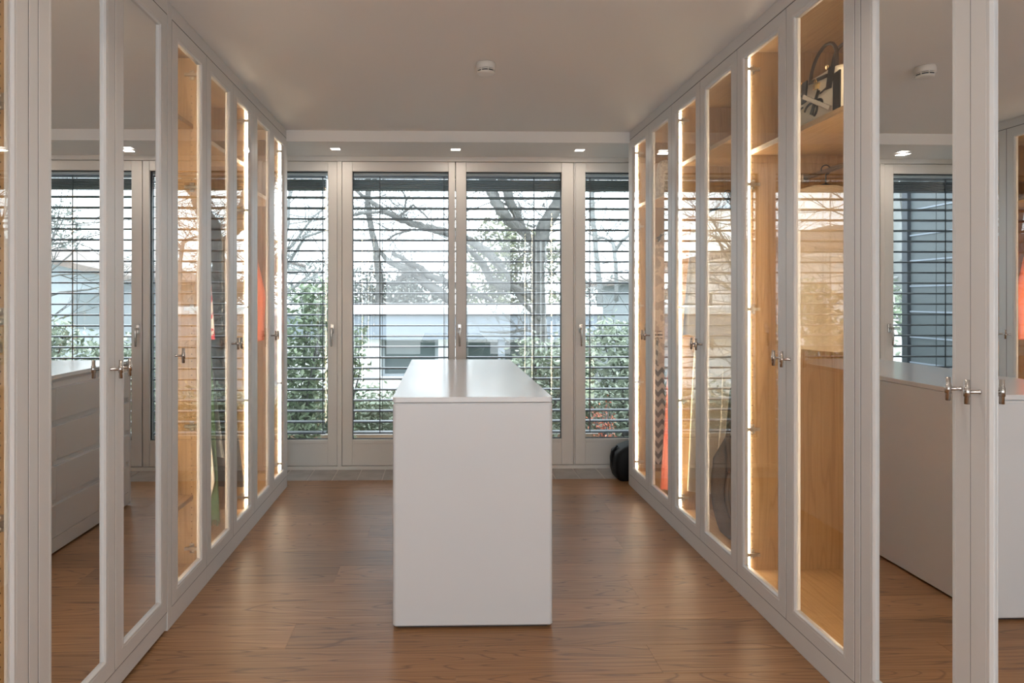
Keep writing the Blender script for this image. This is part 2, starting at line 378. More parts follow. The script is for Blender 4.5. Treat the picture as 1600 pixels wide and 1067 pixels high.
for (where, a, b, cabs) in blinds:
    t = empty('venetian_blind', ((a+b)/2, YB, .23), 'anthracite outdoor venetian blind with open slats '+where, 'blind', 'outdoor venetian blinds')
    s0 = None
    zs = [2.142-i*pitch for i in range(23)] + [2.208+i*.0145 for i in range(6)]
    for z in zs:
        if s0 is None: s0 = slat_mesh(a+.01, b-.01, YB, z).build('slat', M['slat'], t)
        else: clone(s0, ((a+b)/2, YB, z-.007), t)
    MB().box(a+.01, b-.01, YB-.035, YB+.035, .232, .246).build('bottom_rail', M['slat'], t, bevel=.003)
    MB().box(a+.004, b-.004, YB-.05, YB+.05, 2.300, 2.36).build('head_rail', M['post'], t, bevel=.002)
    for q in cabs:
        MB().tube([(q, YB-.044, 2.31), (q, YB-.044, .24)], .0042, 6).build('cable', M['cable'], t)
        MB().tube([(q+.012, YB+.044, 2.31), (q+.012, YB+.044, .24)], .002, 6).build('cable', M['cable'], t)
for (a, b) in ((.130, .150),):
    MB().box(a+.001, b-.001, YB-.03, YB+.03, .10, 2.36).build('blind_guide', M['post'], label='slim anthracite guide rail between the two door blinds', category='rail')

# ------------------------------------------------------------------ wardrobes
def X(side, d): return XR + d if side > 0 else XL - d
def ring_frame(side, y0, y1, z0, z1, w=.065, th=.022):
    prof = [(0, th), (0, .0012), (.0012, 0), (w-.0165, 0), (w-.0155, .0012), (w-.0145, 0), (w-.006, 0), (w, .0055), (w, th)]
    m = MB(); v = []; n = len(prof)
    for (i, d) in prof:
        for (yy, zz) in ((y0+i, z0+i), (y1-i, z0+i), (y1-i, z1-i), (y0+i, z1-i)): v.append((X(side, d), yy, zz))
    fs = []
    for p in range(n):
        q = (p+1) % n
        for k in range(4):
            f = (p*4+k, p*4+(k+1) % 4, q*4+(k+1) % 4, q*4+k)
            fs.append(f if side < 0 else f[::-1])
    return m.add(v, fs)
HZ = [2.345, 1.83, 1.272, .735, .175]
def t_handle(side, y, parent):
    h = MB(); z = 1.087
    h.lathe((X(side, 0), y, z), [(.0062, .0008*(-side)), (.0055, -side*.003), (.0046, -side*.004), (.0046, -side*.030)], 16, 'x')
    xb = X(side, -.033)
    h.tube([(xb, y, z-.030), (xb, y, z+.030)], .0058, 14)
    h.tube([(xb, y, z-.011), (xb, y, z+.011)], .0073, 14)
    h.build('handle', M['nickel'], parent)
def hinge(side, y, z, parent, cache={}):
    """cranked hinge on the face of the far side panel (normal -y)"""
    if side in cache: clone(cache[side], (X(side, .052), y-.007, z-.022), parent); return
    h = MB(); h.box(X(side, .024), X(side, .092), y-.014, y-.004, z-.007, z+.007)
    h.box(X(side, .050), X(side, .070), y-.004, y, z-.022, z+.022)
    h.lathe((X(side, .060), y-.004, z+.015), [(.005, 0), (.004, -.002)], 10, 'y'); h.lathe((X(side, .060), y-.004, z-.015), [(.005, 0), (.004, -.002)], 10, 'y')
    h.lathe((X(side, .080), y-.014, z), [(.004, 0), (.003, -.002)], 10, 'y')
    h.box(X(side, .012), X(side, .030), y-.012, y-.002, z-.010, z+.010)
    cache[side] = h.build('hinge', M['steel'], parent, bevel=.001, seg=1)
def door(unit, side, y0, y1, kind, hinge_far, handle, turn=0):
    g = .0015; z0, z1 = .080, ZT-.002
    d = ring_frame(side, y0+g, y1-g, z0, z1).build('door', M['paint'], unit)
    w = .065
    if kind == 'glass':
        MB().box(X(side, .008), X(side, .012), y0+g+w-.003, y1-g-w+.003, z0+w-.003, z1-w+.003).build('glass_pane', M['glass'], d)
    else:
        MB().box(X(side, .011), X(side, .014), y0+g+w+.0012, y1-g-w-.0012, z0+w+.0012, z1-w-.0012).build('mirror_pane', M['mirror'], d)
        MB().box(X(side, .0145), X(side, .020), y0+g+w-.002, y1-g-w+.002, z0+w-.002, z1-w+.002).build('backing_board', M['dark'], d)
    if handle: t_handle(side, y0+.032 if handle == 'near' else y1-.032, d)
    if kind == 'glass':
        yh = y1-.020 if hinge_far else y0+.020+.014
        for z in HZ: hinge(side, yh, z, d)
    if turn: d.rotation_euler.z = math.radians(turn)
    return d
def led(unit, side, y, face, z0=.105, z1=2.42):
    MB().box(X(side, .033 if face < 0 else .0245), X(side, .051 if face < 0 else .044), y, y+face*.003, z0, z1).build('led_strip', M['led'], unit)
def unit(side, y0, y1, doors, kind, label, shelves=(), rail=None, plinth_gap=0.0, far_led=True):
    """a tall wardrobe: carcass, doors, plinth, cornice. doors = [(ya, yb, hinge_far, handle)]"""
    t = empty('wardrobe', (X(side, .3), (y0+y1)/2, 0), label, 'wardrobe', 'built-in wardrobes along the %s side' % ('right' if side > 0 else 'left'))
    P = M['oakv']; ya, yb = doors[0][0], doors[-1][1]; d0 = .0235
    # outer skins beside the doors
    if yb < y1-.004: MB().box(X(side, 0), X(side, CD), yb+.0015, y1, .0+.002, ZC-.001).build('end_panel', M['paint'], t, bevel=.0015)
    if ya > y0+.004: MB().box(X(side, 0), X(side, CD), y0+.0005, ya-.0015, .002, ZC-.001).build('filler_panel', M['paint'], t, bevel=.0015)
    MB().box(X(side, .001 if not plinth_gap else .003), X(side, .02), ya, yb, .001+plinth_gap, .0775).build('plinth', M['paint'], t, bevel=.001)
    MB().box(X(side, .0), X(side, CD), ya, yb, ZT+.0015, ZC-.001).build('cornice', M['paint'], t, bevel=.001)
    s = MB(); s.box(X(side, d0), X(side, CD), yb-.019, yb, .0, ZT).build('side_panel', P, t)
    MB().box(X(side, d0), X(side, CD), ya, ya+.019, .0, ZT).build('side_panel', P, t)
    MB().box(X(side, CD-.012), X(side, CD), ya+.019, yb-.019, .0, ZT).build('back_panel', P, t)
    MB().box(X(side, d0), X(side, CD-.012), ya+.019, yb-.019, .085, .104).build('base_panel', M['oakh'], t)
    MB().box(X(side, d0), X(side, CD-.012), ya+.019, yb-.019, ZT-.020, ZT-.001).build('top_panel', M['oakh'], t)
    for z in shelves:
        MB().box(X(side, .055), X(side, CD-.012), ya+.0195, yb-.0195, z-.022, z).build('shelf', M['oakh'], t, bevel=.0012, seg=1)
    if kind == 'glass':
        if far_led: led(t, side, yb-.019, -1)
        led(t, side, ya+.019, 1)
        hm = MB()
        for dd in (.062, .50):
            for k in range(66):
                z = .20+k*.032
                n = 8; cy = yb-.0193
                hm.add([(X(side, dd)+.0028*math.cos(2*PI*i/n), cy, z+.0028*math.sin(2*PI*i/n)) for i in range(n)] + [(X(side, dd), cy+.0002, z)],
                       [(i, (i+1) % n, n) for i in range(n)])
        hm.build('pin_hole', M['hole'], t, kind='stuff')
        if rail:
            MB().tube([(X(side, .30), ya+.019, rail), (X(side, .30), yb-.019, rail)], .011, 14).build('clothes_rail', M['nickel'], t)
            for yy in (ya+.019, yb-.029): MB().box(X(side, .285), X(side, .315), yy, yy+.010, rail-.02, rail+.02).build('rail_bracket', M['steel'], t, bevel=.002)
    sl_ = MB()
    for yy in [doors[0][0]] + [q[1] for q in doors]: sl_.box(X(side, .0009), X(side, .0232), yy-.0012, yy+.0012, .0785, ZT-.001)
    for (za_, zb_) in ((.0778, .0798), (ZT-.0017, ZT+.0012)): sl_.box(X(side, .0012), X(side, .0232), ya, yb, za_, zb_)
    sl_.build('door_gap_shade', M['dark'], t)  # dark strips set nearly flush, painting the shade of the door gaps
    for q in doors: door(t, side, q[0], q[1], kind, *q[2:])
    return t
RS = [2.17 + .43833*i for i in range(7)]; LS = [2.775+.405*i for i in range(6)]
# right run, from the window towards the camera
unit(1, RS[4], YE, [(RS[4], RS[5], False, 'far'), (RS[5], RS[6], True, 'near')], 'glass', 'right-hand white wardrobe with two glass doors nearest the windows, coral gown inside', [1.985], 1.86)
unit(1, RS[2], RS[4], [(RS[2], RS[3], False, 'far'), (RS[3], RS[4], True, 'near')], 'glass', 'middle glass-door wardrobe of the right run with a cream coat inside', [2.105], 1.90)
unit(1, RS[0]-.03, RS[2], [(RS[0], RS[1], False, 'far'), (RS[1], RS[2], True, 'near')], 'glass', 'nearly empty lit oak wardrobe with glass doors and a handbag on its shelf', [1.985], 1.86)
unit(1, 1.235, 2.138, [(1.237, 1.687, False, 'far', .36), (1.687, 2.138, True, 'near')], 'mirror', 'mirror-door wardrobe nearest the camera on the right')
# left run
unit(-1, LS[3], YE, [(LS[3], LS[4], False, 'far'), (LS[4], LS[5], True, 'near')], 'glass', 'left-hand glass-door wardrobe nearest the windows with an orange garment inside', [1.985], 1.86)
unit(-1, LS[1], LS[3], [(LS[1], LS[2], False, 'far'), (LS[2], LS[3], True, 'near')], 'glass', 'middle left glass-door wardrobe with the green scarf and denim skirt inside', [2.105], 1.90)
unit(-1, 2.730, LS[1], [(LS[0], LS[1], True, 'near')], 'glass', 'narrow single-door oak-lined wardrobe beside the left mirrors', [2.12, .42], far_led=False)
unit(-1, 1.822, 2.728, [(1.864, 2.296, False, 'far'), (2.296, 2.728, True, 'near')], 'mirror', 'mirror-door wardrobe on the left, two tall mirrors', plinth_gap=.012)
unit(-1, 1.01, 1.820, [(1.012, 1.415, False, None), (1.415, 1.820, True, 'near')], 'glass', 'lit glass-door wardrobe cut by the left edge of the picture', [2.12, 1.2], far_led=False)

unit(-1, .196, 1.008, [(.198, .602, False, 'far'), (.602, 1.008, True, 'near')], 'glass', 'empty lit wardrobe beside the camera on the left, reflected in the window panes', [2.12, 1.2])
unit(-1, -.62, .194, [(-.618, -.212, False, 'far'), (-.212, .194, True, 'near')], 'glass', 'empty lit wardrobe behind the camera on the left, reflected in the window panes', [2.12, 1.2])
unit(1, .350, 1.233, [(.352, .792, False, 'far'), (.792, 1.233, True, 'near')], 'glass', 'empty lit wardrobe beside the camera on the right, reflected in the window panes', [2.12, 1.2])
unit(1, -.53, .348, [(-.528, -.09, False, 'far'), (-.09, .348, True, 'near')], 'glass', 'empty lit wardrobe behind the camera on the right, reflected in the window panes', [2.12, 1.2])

# ------------------------------------------------------------------ island
IX0, IX1, IY0, IY1 = -.195, .445, 2.725, 4.445
def rrect(x0, x1, y0, y1, r, n=6):
    p = []
    for (cx, cy, a) in ((x1-r, y1-r, 0), (x0+r, y1-r, 90), (x0+r, y0+r, 180), (x1-r, y0+r, 270)):
        for k in range(n+1):
            t = math.radians(a+90*k/n); p.append((cx+r*math.cos(t), cy+r*math.sin(t)))
    return p
def prism(x0, x1, y0, y1, z0, z1, r, m=None, e=.002):
    m = m or MB(); rings = []
    for (z, i) in ((z0, e), (z0+e, 0), (z1-e, 0), (z1, e)):
        rings.append([(x, y, z) for x, y in rrect(x0+i, x1-i, y0+i, y1-i, max(r-i, .001))])
    n = len(rings[0]); v = [q for R in rings for q in R]; fs = []
    for i in range(3):
        for k in range(n): fs.append((i*n+k, i*n+(k+1) % n, (i+1)*n+(k+1) % n, (i+1)*n+k))
    fs.append(tuple(range(n-1, -1, -1))); fs.append(tuple(3*n+k for k in range(n)))
    return m.add(v, fs)
isl = empty('island_chest', ((IX0+IX1)/2, (IY0+IY1)/2, 0), 'white lacquered chest island with rounded corners standing on the oak floor', 'island')
DX = .021                                            # depth of the drawer side
b = prism(IX0+DX, IX1, IY0+.02, IY1-.02, .010, .9025, .004); b.build('carcass', M['island'], isl)
e1 = prism(IX0, IX1, IY0, IY0+.03, .010, .9025, .0145, e=.006); e1.build('end_panel', M['island'], isl)
e2 = prism(IX0, IX1, IY1-.03, IY1, .010, .9025, .0145, e=.006); e2.build('end_panel', M['island'], isl)
MB().box(IX0+.02, IX1-.02, IY0+.02, IY1-.02, 0, .012).build('plinth', M['dark'], isl)
prism(IX0, IX1, IY0, IY1, .9045, .9255, .0145, e=.0015).build('worktop', M['top'], isl)
MB().box(IX0, IX0+DX, IY0+.031, IY1-.031, .012, .086).build('base_rail', M['island'], isl, bevel=.001)
for r, (za, zb) in enumerate(((.089, .283), (.286, .483), (.486, .690), (.693, .885))):
    for (ya, yb) in ((IY0+.032, 3.584), (3.586, IY1-.032)):
        dm = MB(); gz = .028
        v = [(IX0, ya, za), (IX0+DX, ya, za), (IX0+DX, ya, zb), (IX0+DX-.001, ya, zb), (IX0+.014, ya, zb-gz), (IX0, ya, zb-gz-.004)]
        n = len(v); v += [(q[0], yb, q[2]) for q in v]
        dm.add(v, [(i, (i+1) % n, (i+1) % n+n, i+n) for i in range(n)] + [tuple(range(n-1, -1, -1)), tuple(range(n, 2*n))])
        dm.build('drawer', M['island'], isl, bevel=.001, seg=1)

# ------------------------------------------------------------------ smoke detector
sd = empty('smoke_detector', (.222, 3.42, 2.44), 'round white smoke detector on the ceiling', 'smoke detector')
MB().lathe((.222, 3.42, 2.5), [(.046, 0), (.047, -.004), (.0495, -.010), (.0495, -.030), (.048, -.033)], 40).build('housing', M['plastic'], sd)
MB().lathe((.222, 3.42, 2.5), [(.043, -.030), (.042, -.050)], 40).build('chamber', M['dark'], sd)
MB().lathe((.222, 3.42, 2.5), [(.0475, -.036), (.0465, -.040), (.0455, -.040)], 40).build('ring', M['plastic'], sd)
MB().lathe((.222, 3.42, 2.5), [(.044, -.0455), (.042, -.052), (.030, -.057), (.002, -.059)], 40).build('cap', M['plastic'], sd)
rb = MB()
for k in range(8):
    t = 2*PI*k/8+.2; c_, s_ = math.cos(t), math.sin(t); rb.tube([(.222+.045*c_, 3.42+.045*s_, 2.47), (.222+.0435*c_, 3.42+.0435*s_, 2.452)], .0025, 6)
rb.build('rib', M['plastic'], sd)

# ------------------------------------------------------------------ garments
def lerp_prof(prof, v):
    for (a, b) in zip(prof, prof[1:]):
        if v <= b[0]:
            f = (v-a[0])/max(b[0]-a[0], 1e-6); return a[1]+(b[1]-a[1])*f
    return prof[-1][1]
def cloth_tube(path, widths_, thick, fold=.006, nf=5, n=40, rows=26, seed=0, lean=None):
    """closed hanging tube of cloth: path = [(v, x, z)], widths_ = [(v, half width)], y centre fixed by caller"""
    rr = random.Random(seed); ph = [rr.uniform(0, 6.28) for _ in range(4)]; m = MB(); v = []
    for j in range(rows+1):
        t = j/rows; xc = lerp_prof([(p[0], p[1]) for p in path], t); z = lerp_prof([(p[0], p[2]) for p in path], t)
        hw = lerp_prof(widths_, t); th = thick*min(1, .35+t*1.6)
        for k in range(n):
            a = 2*PI*k/n; c_, s_ = math.cos(a), math.sin(a)
            f = fold*min(1, t*1.4)*(math.sin(nf*c_*2.2+ph[0]+t*.8)+.5*math.sin(nf*1.9*c_*2.2+ph[1]-t*1.1))
            v.append((xc+hw*c_, th*(abs(s_)**.7)*(1 if s_ > 0 else -1)+f, z+.006*math.sin(3*a+ph[2])*t))
    fs = [(j*n+k, j*n+(k+1) % n, (j+1)*n+(k+1) % n, (j+1)*n+k) for j in range(rows) for k in range(n)]
    fs.append(tuple(range(n)))
    return m.add(v, fs, True)
def shift(m, y):
    m.v = [(a, b+y, c) for a, b, c in m.v]; return m
def hanger(xc, y, zr, w, label, group='clothes hangers on the rails', m='blackp'):
    """hook over the rail at height zr"""
    h = MB(); hook = [(xc+.020*math.sin(a), y, zr+.006+.020*math.cos(a)) for a in [math.radians(q) for q in range(-110, 181, 24)]]
    hook += [(xc, y, zr-.022), (xc, y, zr-.060)]
    h.tube(hook, .0028, 8)
    h.tube([(xc-w, y, zr-.125), (xc-w*.5, y, zr-.085), (xc, y, zr-.058), (xc+w*.5, y, zr-.085), (xc+w, y, zr-.125)], [.005, .007, .008, .007, .005], 8)
    h.tube([(xc-w*.95, y, zr-.13), (xc+w*.95, y, zr-.13)], .003, 6)
    return h.build('hanger', M[m], label=label, category='hanger', group=group)
def garment(name, cat, label, y, xc, ztop, zbot, hws, m, thick=.030, sleeves=None, seed=1, fold=.006, nf=5, xb=None, group=None, collar=None):
    xb = xc if xb is None else xb
    t = empty(name, (xc, y, zbot), label, cat, group)
    shift(cloth_tube([(0, xc, ztop), (.06, xc, ztop-.035), (1, xb, zbot)], hws, thick, fold, nf, seed=seed), y).build('body', M[m], t)
    if sleeves:
        for s, (x0, z0, x1, z1, w0, w1) in zip((0, 1), sleeves):
            sl_ = cloth_tube([(0, x0, z0), (1, x1, z1)], [(0, w0), (1, w1)], thick*.8, fold*.6, 3, n=24, rows=16, seed=seed+5+s)
            sp = shift(sl_, y).build('sleeve', M[m], t)
            if collar:
                cf = cloth_tube([(0, x1-(x1-x0)*.10, z1+(z0-z1)*.10), (1, x1, z1-.002)], [(0, w1+.004), (1, w1+.004)], thick*.8+.003, .002, 3, n=24, rows=4, seed=seed)
                shift(cf, y).build('cuff', M[collar], sp)
    return t

# right wardrobes -----------------------------------------------------------
hanger(1.63, 2.86, 1.86, .17, 'black hanger holding the ecru shirt in the lit wardrobe')
garment('shirt', 'shirt', 'long-sleeved ecru shirt hanging alone in the lit right wardrobe', 2.86, 1.63, 1.80, 1.10, [(0, .05), (.05, .16), (.3, .165), (1, .18)], 'shirt', .028,
        [(1.49, 1.72, 1.475, .985, .050, .042), (1.77, 1.72, 1.80, .98, .050, .042)], seed=3)
hanger(1.60, 3.78, 1.90, .17, 'black hanger under the cream coat')
garment('coat', 'coat', 'cream wool coat with long sleeves in the middle right wardrobe', 3.78, 1.60, 1.82, 1.00, [(0, .05), (.06, .16), (.3, .17), (1, .19)], 'cream', .035,
        [(1.45, 1.74, 1.395, 1.115, .055, .050), (1.75, 1.74, 1.80, 1.11, .055, .050)], seed=11)
hanger(1.63, 3.86, 1.90, .15, 'black hanger of the long ivory dress, behind the cream coat')
garment('dress', 'dress', 'long ivory knit dress reaching low behind the cream coat', 3.86, 1.60, 1.82, .22, [(0, .05), (.04, .13), (.3, .13), (.6, .17), (1, .20)], 'creamk', .030, seed=12)
t = empty('hobo_bag', (1.62, 3.42, .104), 'dark brown suede hobo bag standing in the middle right wardrobe', 'bag')
hb = MB(); v = []; n = 24; rows = 14
for j in range(rows+1):
    q = j/rows; z = .105+.52*q; s = math.sin(PI*min(1, .18+q*.62))**.6; hw = .205*s if q < .75 else .205*(1-(q-.75)*1.5); th = .07*(1-q*.55)
    for k in range(n):
        a = 2*PI*k/n; v.append((1.565+hw*math.cos(a)*(1 if j else .8), 3.42+th*math.sin(a)*(1 if j else .8), z))
hb.add(v, [(j*n+k, j*n+(k+1) % n, (j+1)*n+(k+1) % n, (j+1)*n+k) for j in range(rows) for k in range(n)] + [tuple(range(n-1, -1, -1)), tuple(rows*n+k for k in range(n))], True)
hb.build('body', M['brownl'], t)
MB().tube([(1.53+.12*math.cos(a), 3.345, .36+.20*math.sin(a)) for a in [math.radians(q) for q in range(150, 391, 15)]] + [(1.64, 3.36, .62), (1.60, 3.40, .86), (1.54, 3.42, .98), (1.46, 3.40, .86), (1.42, 3.36, .62), (1.426, 3.345, .46)], .012, 8).build('strap', M['handle'], t)
hanger(1.60, 3.30, 1.90, .16, 'black hanger at the near end of the middle right wardrobe')
garment('cardigan', 'cardigan', 'grey-green cardigan hanging above the brown hobo bag', 3.30, 1.66, 1.82, 1.05, [(0, .05), (.06, .15), (1, .16)], 'denim', .03, seed=14)
MB().tube([(1.44, 3.46, .98), (1.42, 3.44, .70), (1.385, 3.42, .40)], .003, 6).build('cord', M['cord'], label='pale cord dangling beside the brown hobo bag', category='cord')

hanger(1.63, 4.25, 1.86, .15, 'black hanger of the coral gown')
garment('gown', 'gown', 'coral tulle gown reaching the base of the wardrobe nearest the windows', 4.25, 1.60, 1.78, .125, [(0, .05), (.05, .12), (.35, .14), (.6, .19), (1, .235)], 'coral', .05, seed=21, fold=.014, nf=7)
hanger(1.63, 4.55, 1.86, .17, 'black hanger of the snake-print blouse')
garment('blouse', 'blouse', 'beige snake-print blouse with black and white banded cuffs behind the coral gown', 4.55, 1.62, 1.79, .88, [(0, .05), (.06, .15), (1, .17)], 'snakef', .03,
        [(1.47, 1.70, 1.435, 1.06, .05, .045), (1.77, 1.70, 1.82, 1.06, .05, .045)], seed=22, collar='cuff')
hanger(1.63, 4.64, 1.86, .16, 'black hanger of the zigzag knit dress')
garment('dress', 'dress', 'black and white zigzag knit dress hanging at the window end of the right wardrobe', 4.64, 1.62, 1.79, .20, [(0, .05), (.05, .14), (.5, .15), (1, .19)], 'zigzag', .03, seed=23)

# bags on the shelves --------------------------------------------------------
def soft_bag(name, label, xc, yc, z0, lx, ly, h, m, hm, along='y', hh=.10, taper=.82, tall=None):
    t = empty(name, (xc, yc, z0), label, 'bag')
    prof = [(0, .94), (.02, 1.0), (.5, .97), (.85, taper+.04), (.97, taper), (1, taper-.05)]
    m_ = MB(); v = []; n = 0
    for (q, s) in prof:
        rr_ = rrect(-lx/2*s, lx/2*s, -ly/2*(s if along == 'y' else s*.9), ly/2*(s if along == 'y' else s*.9), min(lx, ly)*.28*s, 4); n = len(rr_)
        v += [(xc+a, yc+b_, z0+h*q) for a, b_ in rr_]
    m_.add(v, [(i*n+k, i*n+(k+1) % n, (i+1)*n+(k+1) % n, (i+1)*n+k) for i in range(len(prof)-1) for k in range(n)] + [tuple(range(n-1, -1, -1)), tuple((len(prof)-1)*n+k for k in range(n))], True)
    m_.build('body', M[m], t, subsurf=1)
    span = (ly if along == 'y' else lx)*.26; off = (lx if along == 'y' else ly)*.30
    for s in (-1, 1):
        pts = []
        for k in range(13):
            a = PI*k/12; u = -span*math.cos(a); zz = z0+h*.93+hh*math.sin(a)**.8*1.0
            lean_ = s*off*(1-.35*math.sin(a))
            pts.append((xc+lean_, yc+u, zz) if along == 'y' else (xc+u, yc+lean_, zz))
        MB().tube(pts, .0065, 8).build('handle', M[hm], t)
    return t
hz = 1.985
hbag = soft_bag('handbag', 'cream handbag with black trim, script print and dark rolled handles on the shelf', 1.475, 2.53, hz, .15, .34, .175, 'creaml', 'handle', 'y', .125, .80)
fx = 1.475-.0755                                         # front face of the bag towards the aisle
tr = MB()
def slab(pts, w, m_, th=.004):
    """flat leather strap following a path on the bag front (y, z)"""
    for (a, b_) in zip(pts, pts[1:]):
        dy, dz = b_[0]-a[0], b_[1]-a[1]; L_ = math.hypot(dy, dz) or 1; ny, nz = -dz/L_*w/2, dy/L_*w/2; ey, ez = dy/L_*w*.3, dz/L_*w*.3
        def xx(z): return fx + .0755*.20*max(0, (z-hz)/.175)*1.0 - .0035
        q = [(a[0]-ey+ny, a[1]-ez+nz), (b_[0]+ey+ny, b_[1]+ez+nz), (b_[0]+ey-ny, b_[1]+ez-nz), (a[0]-ey-ny, a[1]-ez-nz)]
        v = [(xx(z)-th/2, y, z) for y, z in q] + [(xx(z)+th, y, z) for y, z in q]
        m_.add(v, [(0,1,2,3), (7,6,5,4), (0,4,5,1), (1,5,6,2), (2,6,7,3), (3,7,4,0)])
def arc(cy, cz, ry, rz, a0, a1, n=12): return [(cy+ry*math.cos(math.radians(a0+(a1-a0)*k/n)), cz+rz*math.sin(math.radians(a0+(a1-a0)*k/n))) for k in range(n+1)]
slab([(2.44, hz+.165), (2.445, hz+.105)], .034, tr); slab([(2.62, hz+.165), (2.615, hz+.10)], .034, tr)
slab([(2.385, hz+.01), (2.40, hz+.13)], .040, tr)
slab([(2.66, hz+.13), (2.69, hz+.09)], .03, tr)
slab([(2.47, hz+.150), (2.585, hz+.160)], .013, tr)
tr.build('trim_leather', M['script'], hbag)
sc = MB(); slab([(2.515, hz+.105), (2.55, hz+.035)], .020, sc)
slab(arc(2.560, hz+.045, .045, .030, 20, 230), .009, sc); slab(arc(2.510, hz+.052, .030, .022, 10, 170), .009, sc)
slab([(2.62, hz+.075), (2.665, hz+.072), (2.675, hz+.06)], .007, sc); slab([(2.45, hz+.105), (2.50, hz+.095)], .006, sc)
sc.build('script_print', M['script'], hbag)
zb_ = MB(); slab([(2.615, hz+.115), (2.43, hz+.022)], .016, zb_, .007); zb_.build('zip_strap', M['zipm'], hbag)
lk = MB(); lk.box(fx-.009, fx+.012, 2.512, 2.528, hz+.115, hz+.140)
lk.tube([(fx-.002, 2.513, hz+.140), (fx-.002, 2.516, hz+.152), (fx-.002, 2.524, hz+.152), (fx-.002, 2.527, hz+.140)], .002, 6)
lk.lathe((fx-.006, 2.44, hz+.172), [(.009, 0), (.009, .004)], 8, 'x'); lk.lathe((fx-.006, 2.62, hz+.168), [(.007, 0), (.007, .004)], 8, 'x')
lk.build('padlock', M['gold'], hbag, bevel=.001, seg=1)
soft_bag('handbag', 'small pale handbag tucked behind the door frame on the middle right shelf', 1.50, 3.27, 2.105, .14, .22, .13, 'creaml', 'handle', 'y', .08)
soft_bag('tote_bag', 'tall beige snake-print tote on the shelf of the wardrobe nearest the windows, right side', 1.58, 4.45, 1.985, .34, .14, .24, 'snake', 'handle', 'x', .07, .9)
soft_bag('straw_bag', 'woven straw bag with a thin round handle on the left shelf by the windows', -1.30, 4.28, 1.985, .30, .15, .22, 'straw', 'handle', 'x', .08, .9)

# left wardrobes -------------------------------------------------------------
GL = 'clothes hangers on the rails'
hanger(-1.385, 4.36, 1.86, .15, 'black hanger of the orange garment', GL)
garment('jacket', 'jacket', 'burnt orange wool cape jacket in the left wardrobe nearest the windows', 4.36, -1.385, 1.78, 1.055, [(0, .05), (.06, .12), (.26, .21), (.6, .27), (1, .258)], 'orange', .035, seed=31)
hanger(-1.385, 4.13, 1.86, .15, 'black hanger of the cream dress')
garment('dress', 'dress', 'cream sleeveless dress hanging in the left wardrobe nearest the windows', 4.13, -1.385, 1.79, .94, [(0, .05), (.06, .12), (.5, .17), (1, .24)], 'cream', .03, seed=32)
hanger(-1.385, 4.07, 1.86, .15, 'black hanger of the navy and red print skirt')
garment('skirt', 'skirt', 'navy, red and white print skirt hanging below the cream dress', 4.07, -1.385, 1.45, .70, [(0, .12), (.2, .17), (1, .25)], 'navy', .03, seed=33)
hanger(-1.385, 3.90, 1.90, .15, 'black hanger of the taupe coat')
garment('coat', 'coat', 'long taupe wool coat against the far end of the middle left wardrobe', 3.90, -1.385, 1.82, .26, [(0, .05), (.05, .13), (.4, .17), (.7, .21), (1, .265)], 'brownw', .035, seed=34)
hanger(-1.385, 3.58, 1.90, .15, 'black hanger of the grey denim skirt')
garment('skirt', 'skirt', 'grey denim skirt with a stitched hem in the middle left wardrobe', 3.58, -1.385, 1.30, .50, [(0, .13), (.2, .17), (1, .255)], 'denim', .028, seed=35)
hanger(-1.385, 3.49, 1.90, .15, 'black hanger of the green scarf')
t = empty('scarf', (-1.21, 3.49, .17), 'green wool scarf with a frayed edge hanging low in the middle left wardrobe', 'scarf')
shift(cloth_tube([(0, -1.23, 1.78), (1, -1.165, .20)], [(0, .03), (.5, .035), (1, .042)], .012, .004, 4, n=20, rows=30, seed=36), 3.49).build('cloth', M['green'], t)
fg = MB()
for k in range(14): fx_ = -1.205+.080*k/13; fg.tube([(fx_, 3.49, .205), (fx_+random.uniform(-.004, .004), 3.49, .165+random.uniform(0, .012))], .0018, 5)
fg.build('fringe', M['green'], t, kind='stuff')
hanger(-1.385, 3.42, 1.90, .15, 'black hanger of the red and white print blouse')
garment('blouse', 'blouse', 'red and white print blouse in the middle left wardrobe', 3.42, -1.375, 1.82, 1.12, [(0, .05), (.06, .15), (.4, .22), (1, .25)], 'redw', .03, seed=37)
garment('shirt', 'shirt', 'white cotton shirt hanging low beside the green scarf', 3.44, -1.375, 1.10, .24, [(0, .13), (.2, .19), (.8, .243), (1, .20)], 'whitec', .03, seed=38)
tw = empty('towel', (-1.25, 2.98, .42), 'rolled white towel on the low shelf of the narrow left wardrobe', 'towel')
rl = MB()
for (r_, q) in ((.035, 0), (.024, .004)): rl.tube([(-1.155+q-.0, 2.98, .457), (-1.38, 2.98, .457)], [r_, r_], 20)
rl.build('roll', M['towel'], tw)

# ------------------------------------------------------------------ black backpack on the floor
bp = empty('backpack', (1.45, 5.0, 0), 'black leather backpack on the floor beside the right wardrobe end, under the window', 'bag')
m_ = MB(); v = []; n = 0
for (z, s, o) in ((.0, .86, .0), (.012, .93, 0), (.06, .99, -.004), (.14, 1.0, -.004), (.195, .97, .0), (.235, .84, .025), (.262, .62, .045), (.27, .2, .06)):
    rr_ = rrect(1.45-.185*s+o, 1.45+.185*s+o, 5.01-.115*s, 5.01+.115*s, .035*s, 4); n = len(rr_); v += [(a, b_, z) for a, b_ in rr_]
m_.add(v, [(i*n+k, i*n+(k+1) % n, (i+1)*n+(k+1) % n, (i+1)*n+k) for i in range(7) for k in range(n)] + [tuple(range(n-1, -1, -1)), tuple(7*n+k for k in range(n))], True)
m_.build('body', M['blackl'], bp)
MB().box(1.34, 1.56, 4.872, 4.90, .03, .13).build('pocket', M['blackl'], bp, bevel=.012)
